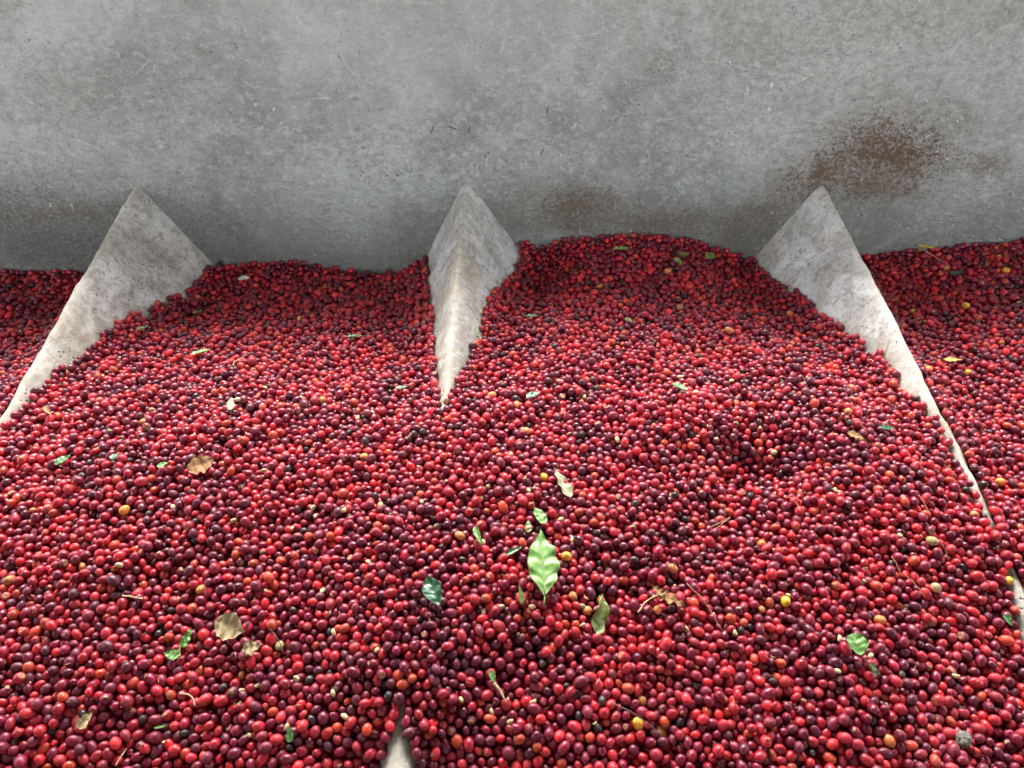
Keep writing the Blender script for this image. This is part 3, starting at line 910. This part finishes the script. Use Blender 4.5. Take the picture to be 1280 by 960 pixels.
leaf('coffee_leaf', 'dark glossy folded green leaf left of the big pale green leaf', 'leaf', -.116, .739, 117, .052, .028, G_DARK, lift=.006, roll=-22, cup=.5, fold=.3, wave=.002, shape=(.95, .85), pairs=5, seed=1.2)
leaf('dry_leaf', 'grey-green dry leaf with a pointed tip above the big pale green leaf', 'leaf', .086, .944, 108, .062, .026, G_GREY, lift=.005, roll=24, cup=.25, wave=.002, curl=.10, shape=(.7, .8), ragged=.1)
leaf('leaf_fragment', 'small light green leaf piece just above the tip of the big pale green leaf', 'leaf', .045, .874, 120, .034, .018, G_FRESH, lift=.003, cup=.15, pairs=4, shape=(.8, .6))
leaf('leaf_fragment', 'tiny olive green leaf piece left of the light green one above the big leaf', 'leaf', .026, .858, 89, .026, .011, G_OLIVE, lift=.002, cup=.3, pairs=3)
leaf('coffee_leaf', 'twisted olive green leaf standing up between cherries below right of the big pale leaf', 'leaf', .132, .714, 68, .062, .024, G_OLIVE, lift=.006, roll=30, cup=.4, wave=.005, curl=.14, shape=(.75, .8), wavn=3.2)
leaf('dry_leaf', 'brown curled dry leaf on a long bent tan stalk, right of the twisted olive leaf', 'leaf', .238, .733, -24, .044, .022, G_BROWN, lift=.005, roll=-20, cup=.5, wave=.004, ragged=.2, stalk=.008, stalk_mat=M_TWIG_TAN)
leaf('dry_leaf', 'narrow brown leaf scrap at the upper end of the bent tan stalk', 'leaf', .219, .748, 132, .026, .012, G_BROWN, lift=.005, cup=.4, wave=.002, ragged=.2)
leaf('dry_leaf', 'large tan crumpled dry leaf on the lower left of the heap', 'leaf', -.408, .690, -18, .047, .038, G_TAN, lift=.008, roll=14, cup=.25, wave=.002, ragged=.16, shape=(.85, .75), pairs=5)
leaf('dry_leaf', 'smaller tan dry scrap touching the lower right corner of the large tan leaf', 'leaf', -.373, .668, 18, .030, .020, G_TAN, lift=.003, cup=.3, wave=.003, ragged=.3)
leaf('coffee_leaf', 'small green leaf pointing left at the foot of the sprig near the large tan leaf', 'leaf', -.491, .664, 173, .025, .015, G_FRESH, lift=.003, cup=.2, pairs=4)
leaf('coffee_leaf', 'narrow green leaf standing along the sprig, left of the large tan leaf', 'leaf', -.473, .685, 74, .032, .012, G_FRESH, lift=.006, roll=30, cup=.4, wave=.002)
leaf('coffee_leaf', 'bright green broken leaf on the lower right of the heap', 'leaf', .494, .669, 96, .032, .029, G_FRESH, lift=.005, roll=-10, cup=.35, fold=.25, ragged=.14, shape=(1.1, .45), pairs=4)
leaf('leaf_fragment', 'dark green sliver at the end of the stalk below the bright green broken leaf', 'leaf', .511, .638, -75, .020, .009, G_DEEP, lift=.003, cup=.4)
leaf('dry_leaf', 'brown dry leaf half sunk among cherries on the left of the heap', 'leaf', -.532, .974, 30, .046, .034, G_BROWN, lift=.003, roll=14, cup=.25, wave=.002, ragged=.18, shape=(.85, .75))
leaf('leaf_fragment', 'dark green leaf piece near the left edge of the picture, middle height', 'leaf', -.779, .991, 40, .026, .019, G_DEEP, lift=.003, cup=.3, shape=(.9, .6))
leaf('leaf_fragment', 'small green scrap just left of the half-sunk brown leaf', 'leaf', -.594, .970, 30, .020, .010, G_FRESH, lift=.003, cup=.2, ragged=.2)
leaf('leaf_fragment', 'tiny blue-green scrap between the dark green piece and the half-sunk brown leaf', 'leaf', -.684, .990, 56, .018, .014, G_DARK, lift=.003, cup=.2)
leaf('leaf_fragment', 'green end of a broken tan stalk near the bottom of the heap', 'leaf', -.027, .632, -63, .020, .009, G_FRESH, lift=.005, cup=.4)
leaf('coffee_leaf', 'dark green leaf with brown back in the middle of the heap toward the right', 'leaf', .316, .155 + 1.0, -48, .040, .022, G_DEEP, lift=.004, roll=-8, cup=.3, ragged=.1)
leaf('dry_leaf', 'thin pale grey curved leaf on the left middle of the heap', 'leaf', -.521, 1.123, 96, .043, .014, G_GREY, lift=.006, roll=24, cup=.4, curl=.12)
leaf('coffee_leaf', 'narrow pale green leaf beside the left divider where the heap turns bright', 'leaf', -.662, 1.352, 40, .044, .014, G_PALE, lift=.004, cup=.3, curl=-.1)
leaf('leaf_fragment', 'small dark green glossy leaf just right of the heap centre, below the middle divider', 'leaf', .041, 1.160, 30, .032, .017, G_DARK, lift=.003, cup=.25)
leaf('coffee_leaf', 'green leaf near the back wall beside the foot of the right divider', 'leaf', .515, 1.790, 70, .042, .026, G_FRESH, lift=.004, cup=.25, roll=-15)
leaf('leaf_fragment', 'small pale green pointed leaf left of the green leaf near the right divider', 'leaf', .415, 1.713, -69, .036, .015, G_PALE, lift=.004, cup=.3)
leaf('leaf_fragment', 'dark olive leaf between the two green leaves near the back wall', 'leaf', .440, 1.765, 30, .036, .020, G_OLIVE, lift=.003, cup=.2)
leaf('coffee_leaf', 'thin pale green leaf lying crosswise at the back of the middle bay', 'leaf', .280, 1.772, 0, .046, .013, G_PALE, lift=.005, cup=.3)
leaf('leaf_fragment', 'yellowish leaf against the back wall beyond the right divider', 'leaf', 1.100, 1.842, -20, .046, .018, G_YELLOW, lift=.006, cup=.2, ragged=.2)
leaf('leaf_fragment', 'dark blue-green leaf in the shaded heap beyond the right divider', 'leaf', 1.132, 1.726, 15, .040, .018, G_DARK, lift=.003, cup=.2)
leaf('leaf_fragment', 'small bright green leaf right beside the lower end of the middle divider', 'leaf', -.080, 1.391, -60, .036, .021, G_FRESH, lift=.006, cup=.25, roll=10)
leaf('leaf_fragment', 'dark green scrap left of the point where the middle divider disappears', 'leaf', -.215, 1.200, 20, .026, .012, G_DEEP, lift=.003, cup=.2)
leaf('leaf_fragment', 'dark leaf lying crosswise in the left bay near the middle divider', 'leaf', -.342, 1.414, 15, .040, .014, G_DEEP, lift=.003, cup=.3)
leaf('leaf_fragment', 'small dark green leaf at the foot of the left divider, nearer the viewer', 'leaf', -.830, 1.459, 50, .028, .016, G_DEEP, lift=.004, cup=.2)
leaf('leaf_fragment', 'small green leaf beside the left divider, farther back', 'leaf', -.757, 1.588, 60, .030, .017, G_FRESH, lift=.004, cup=.2)
leaf('leaf_fragment', 'dark green blade sliver touching the left side of the big pale leaf', 'leaf', .004, .805, 31, .032, .008, G_DEEP, lift=.003, cup=.5)
leaf('leaf_fragment', 'thin green pod-like scrap upright, left above the big pale leaf', 'leaf', -.053, .832, -68, .036, .010, G_FRESH, lift=.005, cup=.6, roll=20)
leaf('leaf_fragment', 'curved olive sliver with a pale tip at the lower left of the big pale leaf', 'leaf', .015, .731, 87, .030, .008, G_OLIVE, lift=.003, cup=.5, curl=.2)
leaf('leaf_fragment', 'thin bright green needle near the lower left corner', 'leaf', -.478, .572, 13, .020, .0035, G_FRESH, lift=.006, cup=.4)
leaf('leaf_fragment', 'small dark green leaf upright near the bottom, left of the divider tip', 'leaf', -.301, .563, 99, .022, .010, G_DEEP, lift=.006, cup=.5)
leaf('leaf_fragment', 'pale brown calyx scrap near the lower left corner', 'leaf', -.578, .574, 60, .026, .016, G_TAN, lift=.003, cup=.6, ragged=.3)
leaf('leaf_fragment', 'whitish flake in the shaded left bay beside the left divider', 'husk flake', -.697, 1.762, -10, .034, .022, M_PAPER, lift=.004, cup=.1)
leaf('leaf_fragment', 'dark green leaf tip against the right divider near the picture edge', 'leaf', .748, .724, -63, .020, .012, G_DEEP, lift=.005, cup=.4)
leaf('dry_leaf', 'yellow leaf in the bright heap beyond the right divider', 'leaf', .934, 1.332, -7, .038, .015, G_YELLOW, lift=.004, cup=.2, ragged=.2)
leaf('dry_leaf', 'tan leaf scrap on the heap, left of the thin end of the right divider', 'leaf', .613, 1.044, -28, .032, .015, G_BROWN, lift=.003, cup=.3, ragged=.2)
leaf('dry_leaf', 'orange-brown curled scrap beside the lower end of the left divider', 'leaf', -.866, 1.118, -50, .044, .010, G_BROWN, lift=.006, cup=.5, curl=.1)
leaf('leaf_fragment', 'tiny olive scrap in the shaded middle of the right bay', 'leaf', .258, 1.440, -60, .024, .014, G_OLIVE, lift=.003, cup=.2)
leaf('leaf_fragment', 'dark green scrap right of the bright leaf beside the middle divider', 'leaf', .045, 1.455, -15, .032, .014, G_DEEP, lift=.003, cup=.2)
leaf('leaf_fragment', 'dark shrivelled leaf scrap close to the thin end of the right divider', 'leaf', .676, 1.062, 12, .032, .013, G_DARK, lift=.004, cup=.4, ragged=.3)

# ------------------------------------------------------------------ twigs and stalks
def twig(label, x, y, ang, L, r=.0009, mat=None, bend=.10, lift=.003, tilt=0, fork=None, seed=0):
    m = rest_pose(x, y, ang, L, .004, lift) @ Euler((0, R(tilt), 0)).to_matrix().to_4x4()
    n = 9
    P = [(-L / 2 + L * k / n, bend * L * (math.sin(math.pi * k / n) + .3 * mnoise.noise((k * .6, seed, 1))), .05 * L * mnoise.noise((k * .5, seed, 4))) for k in range(n + 1)]
    rr = [r * (1.35 if k in (0,) else 1.0 - .35 * k / n + (.25 if k in (3, 6) else 0)) for k in range(n + 1)]
    if fork:
        o = bpy.data.objects.new('twig', None); COL.objects.link(o); o.matrix_world = m
        link('stem', tube_mesh('stem', P, rr, mat), o)
        Q = [(P[0][0] + (P[k][0] - P[0][0]) * .97, P[0][1] + (P[k][1] - P[0][1]) - fork * L * k / n, P[k][2] + .02 * L * k / n) for k in range(n + 1)]
        link('side_stem', tube_mesh('side_stem', Q, rr, mat), o)
    else:
        o = link('twig', tube_mesh('twig', P, rr, mat)); o.matrix_world = m
    tag(o, label, 'twig')
    return o
twig('straight tan stick lying crosswise on the lower left of the heap', -.567, .738, -5, .031, .0014, M_TWIG_TAN, .02, .005)
twig('upper one of two thin reddish stalks in line, right half of the heap', .601, .799, -78, .034, .0008, M_TWIG_RED, .05, .005)
twig('lower one of two thin reddish stalks in line, right half of the heap', .616, .765, -61, .042, .0008, M_TWIG_RED, .06, .005)
twig('reddish stalk left of the thin end of the right divider', .674, .893, -79, .038, .0009, M_TWIG_RED, .06, .004)
twig('short dark stalk below the thin end of the right divider', .684, .825, -82, .036, .0009, M_TWIG_DARK, .06, .004)
twig('forked reddish twig in the hollow on the right half of the heap', .338, .872, -138, .060, .0008, M_TWIG_RED, .02, .008, fork=.13)
twig('long thin reddish stalk right of the brown curled leaf', .283, .720, -62, .084, .0007, M_TWIG_RED, .07, .006)
twig('dark thin twig beside the yellow cherry near the front edge', .172, .583, -30, .078, .0010, M_TWIG_DARK, .05, .005)
twig('thin dark stalk beside the pale green cherry, right of the large tan leaf', -.340, .677, -52, .044, .0008, M_TWIG_DARK, .06, .006)
twig('pale stalk end at the lower left edge of the picture', -.522, .537, 67, .022, .0011, M_TWIG_TAN, .03, .006)
twig('thin reddish stalk among cherries right of the hollow', .464, .907, -74, .046, .0007, M_TWIG_RED, .15, .004)
twig('pale green stem of the sprig left of the large tan leaf', -.478, .672, 95, .026, .0014, M_TWIG_GREEN, .08, .005)
twig('long bent tan stalk of the brown curled leaf', .208, .728, 30, .052, .0012, M_TWIG_TAN, .14, .008)
twig('green-brown stalk below the bright green broken leaf', .502, .645, -58, .034, .0010, M_TWIG_DARK, .08, .006)
twig('hooked tan stalk near the lower left, below the green sprig', -.452, .605, -32, .030, .0012, M_TWIG_TAN, .22, .006)
twig('tan broken stalk with a green end near the bottom of the heap', -.018, .616, -51, .026, .0021, M_TWIG_TAN, .05, .005)
twig('thin pale stalk against the back wall beyond the right divider', 1.090, 1.806, -65, .090, .0010, M_TWIG_TAN, .06, .006)
twig('thin stalk in the shaded part of the middle bay', .094, 1.382, -112, .054, .0009, M_TWIG_DARK, .10, .004)
twig('fine tan stalk on the left middle of the heap, beside the bright zone', -.56, 1.29, 80, .05, .0009, M_TWIG_TAN, .12, .005)
twig('reddish stalk among cherries beyond the right divider, near the yellow leaf', .895, 1.33, -80, .055, .0009, M_TWIG_RED, .1, .006)
twig('thin dark stalk leaning on the left face of the right divider', .768, 1.30, 62, .05, .0008, M_TWIG_DARK, .05, .012, tilt=-25)

# ------------------------------------------------------------------ loose beans
def bean_mesh():
    V, F = [], []
    nu, nv = 14, 9
    V.append((0, 0, 1.25))
    for j in range(1, nv):
        th = math.pi * j / nv
        for k in range(nu):
            ph = 2 * math.pi * k / nu
            x, y, z = math.sin(th) * math.cos(ph), math.sin(th) * math.sin(ph) * .95, math.cos(th) * 1.25
            if x < 0:                      # flat side with its groove
                x *= .35
                x += .22 * math.exp(-(y / .14) ** 2) * math.sin(th)
            V.append((x, y, z))
    V.append((0, 0, -1.25))
    for k in range(nu): F.append((0, 1 + k, 1 + (k + 1) % nu))
    for j in range(nv - 2):
        for k in range(nu):
            a = 1 + j * nu + k; b = 1 + j * nu + (k + 1) % nu
            F.append((a, a + nu, b + nu, b))
    o = 1 + (nv - 2) * nu
    for k in range(nu): F.append((len(V) - 1, o + (k + 1) % nu, o + k))
    return mesh_from('coffee_bean', V, F, M_BEAN)
BEANM = bean_mesh()
BEANS = [(-0.306, 0.759), (-0.283, 0.763), (-0.308, 0.74), (-0.251, 0.699), (-0.201, 0.67), (-0.315, 0.643), (-0.376, 0.631), (-0.356, 0.627), (-0.356, 0.573), (-0.31, 0.583), (-0.223, 0.592), (-0.249, 0.617), (-0.472, 0.554), (-0.033, 0.718), (-0.073, 0.607), (-0.061, 0.917), (0.027, 0.923), (0.017, 0.851), (0.076, 0.862), (0.057, 0.839), (-0.225, 0.9), (-0.007, 0.993), (-0.676, 1.131), (-0.682, 1.0), (-0.557, 0.897), (-0.599, 0.793), (-0.335, 0.898), (-0.312, 0.889), (-0.278, 0.88), (-0.283, 0.87), (-0.358, 0.866), (-0.148, 0.954), (-0.425, 0.976), (-0.142, 0.896), (-0.024, 0.733), (0.1, 0.718), (0.102, 0.742), (0.034, 0.733), (0.567, 0.981), (0.626, 0.857), (0.457, 0.639), (0.001, 0.588), (0.029, 0.603), (0.637, 0.656), (0.266, 1.156), (0.351, 1.076), (0.029, 1.049), (0.263, 0.929), (-0.063, 1.479), (0.552, 0.789)]
extra = [(rng.uniform(-.75, .85), rng.uniform(.58, 1.25)) for _ in range(36)]
brng = random.Random(5)
for k, (x, y) in enumerate(BEANS + extra):
    o = bpy.data.objects.new('coffee_bean', BEANM); COL.objects.link(o)
    s = brng.uniform(.0040, .0052)
    # sinks into the nearest dip between cherries
    best = min(((tops(x + dx, y + dy), dx, dy) for dx in (-.008, -.004, 0, .004, .008) for dy in (-.008, -.004, 0, .004, .008)), key=lambda q: q[0])
    o.location = (x + best[1], y + best[2], max(best[0] + .0035, tops(x, y) - .002))
    o.rotation_euler = (brng.uniform(1.0, 2.1), brng.uniform(-.6, .6), brng.uniform(0, 6.28))
    o.scale = (s, s, s)
    zone = ('near the big pale green leaf' if abs(x - .04) < .13 and abs(y - .78) < .16 else 'on the left side of the heap' if x < -.45 else
            'around the large tan dry leaf' if x < -.2 and y < .72 else 'on the left middle of the heap' if x < -.09 else
            'near the divider tip at the front' if x < .15 and y < .66 else 'on the far middle of the heap' if x < .2 else
            'on the right half of the heap' if y < .85 else 'around the hollow on the right')
    tag(o, 'loose pale parchment bean between red cherries ' + zone, 'coffee bean', 'loose beans ' + zone)

# a grey dried clod near the lower right corner
def clod():
    V, F = [], []
    bm = bmesh.new(); bmesh.ops.create_icosphere(bm, subdivisions=4, radius=1.0)
    for v in bm.verts:
        n = v.co.normalized()
        r = 1 + .22 * mnoise.noise(n * 1.7) + .16 * mnoise.noise(n * 4.1) + .10 * abs(mnoise.noise(n * 8.0))
        v.co = Vector((n.x * r * .013, n.y * r * .010, n.z * r * .010))
    me = bpy.data.meshes.new('dried_clod'); bm.to_mesh(me); bm.free()
    me.polygons.foreach_set("use_smooth", [True] * len(me.polygons)); me.materials.append(M_CLOD)
    return me
cl = link('dried_clod', clod(), None, (.620, .566, tops(.620, .566) + .004), (.3, .2, .8))
tag(cl, 'rough grey dried clod near the lower right corner of the heap', 'clod')

# ------------------------------------------------------------------ chaff: stem ends, skins and flakes nobody could count
M_CHAFF = NT("chaff")
cc = M_CHAFF.attr('col')
M_CHAFF = M_CHAFF.set(Base_Color=cc, Roughness=.75, Specular_IOR_Level=.3)
V, F, C = [], [], []
CH = [(.30, .20, .10), (.38, .29, .15), (.22, .12, .06), (.22, .19, .08), (.40, .17, .10), (.05, .03, .03)]
surf = np.nonzero((vis > 12))[0]
crng = np.random.default_rng(3)
for i in crng.choice(surf, min(1300, len(surf)), replace=False):
    n = Vector((crng.normal(0, .55), crng.normal(-.1, .55), 1)).normalized()
    p = Vector(pos[i]) + n * rad[i] * 1.0
    col = CH[crng.integers(len(CH))]
    a = crng.uniform(0, 6.28); t = Vector((math.cos(a), math.sin(a), crng.uniform(-.2, .5))).normalized()
    b = n.cross(t).normalized(); t = b.cross(n)
    o = len(V)
    if crng.random() < .55:            # short bent stem end
        L = crng.uniform(.003, .008); r = crng.uniform(.0004, .0008)
        P = [p - t * L * .3, p + t * L * .3 + n * .0012, p + t * L * .9 + n * crng.uniform(.0, .004)]
        for q, rr in zip(P, (r, r * .9, r * .6)):
            for k in range(4):
                an = k * math.pi / 2
                V.append(q + (b * math.cos(an) + n * math.sin(an)) * rr); C.append(col)
        for j in range(2):
            for k in range(4):
                F.append((o + j * 4 + k, o + j * 4 + (k + 1) % 4, o + j * 4 + 4 + (k + 1) % 4, o + j * 4 + 4 + k))
        F.append((o + 3, o + 2, o + 1, o)); F.append((o + 8, o + 9, o + 10, o + 11))
    else:                              # curled flake of dry skin
        L = crng.uniform(.0018, .0042); Wf = L * crng.uniform(.4, .9)
        for s, h in ((-1, .0012), (0, .0004), (1, .0015)):
            for wv in (-1, 1):
                for th in (0, .0003):
                    V.append(p + t * L * s + b * Wf * wv * (1 - .4 * abs(s)) + n * (h - th)); C.append(col)
        for j in (0, 4):
            F.append((o + j, o + j + 2, o + j + 6, o + j + 4)); F.append((o + j + 1, o + j + 5, o + j + 7, o + j + 3))
            F.append((o + j, o + j + 4, o + j + 5, o + j + 1)); F.append((o + j + 2, o + j + 3, o + j + 7, o + j + 6))
        F.append((o, o + 1, o + 3, o + 2)); F.append((o + 8, o + 10, o + 11, o + 9))
me = mesh_from('chaff', V, F, M_CHAFF)
me.attributes.new('col', 'FLOAT_COLOR', 'POINT').data.foreach_set('color', np.c_[np.array(C), np.ones(len(C))].astype(np.float32).ravel())
tag(link('chaff', me), 'dry stem ends and skin flakes strewn over the cherries', 'chaff', kind='stuff')
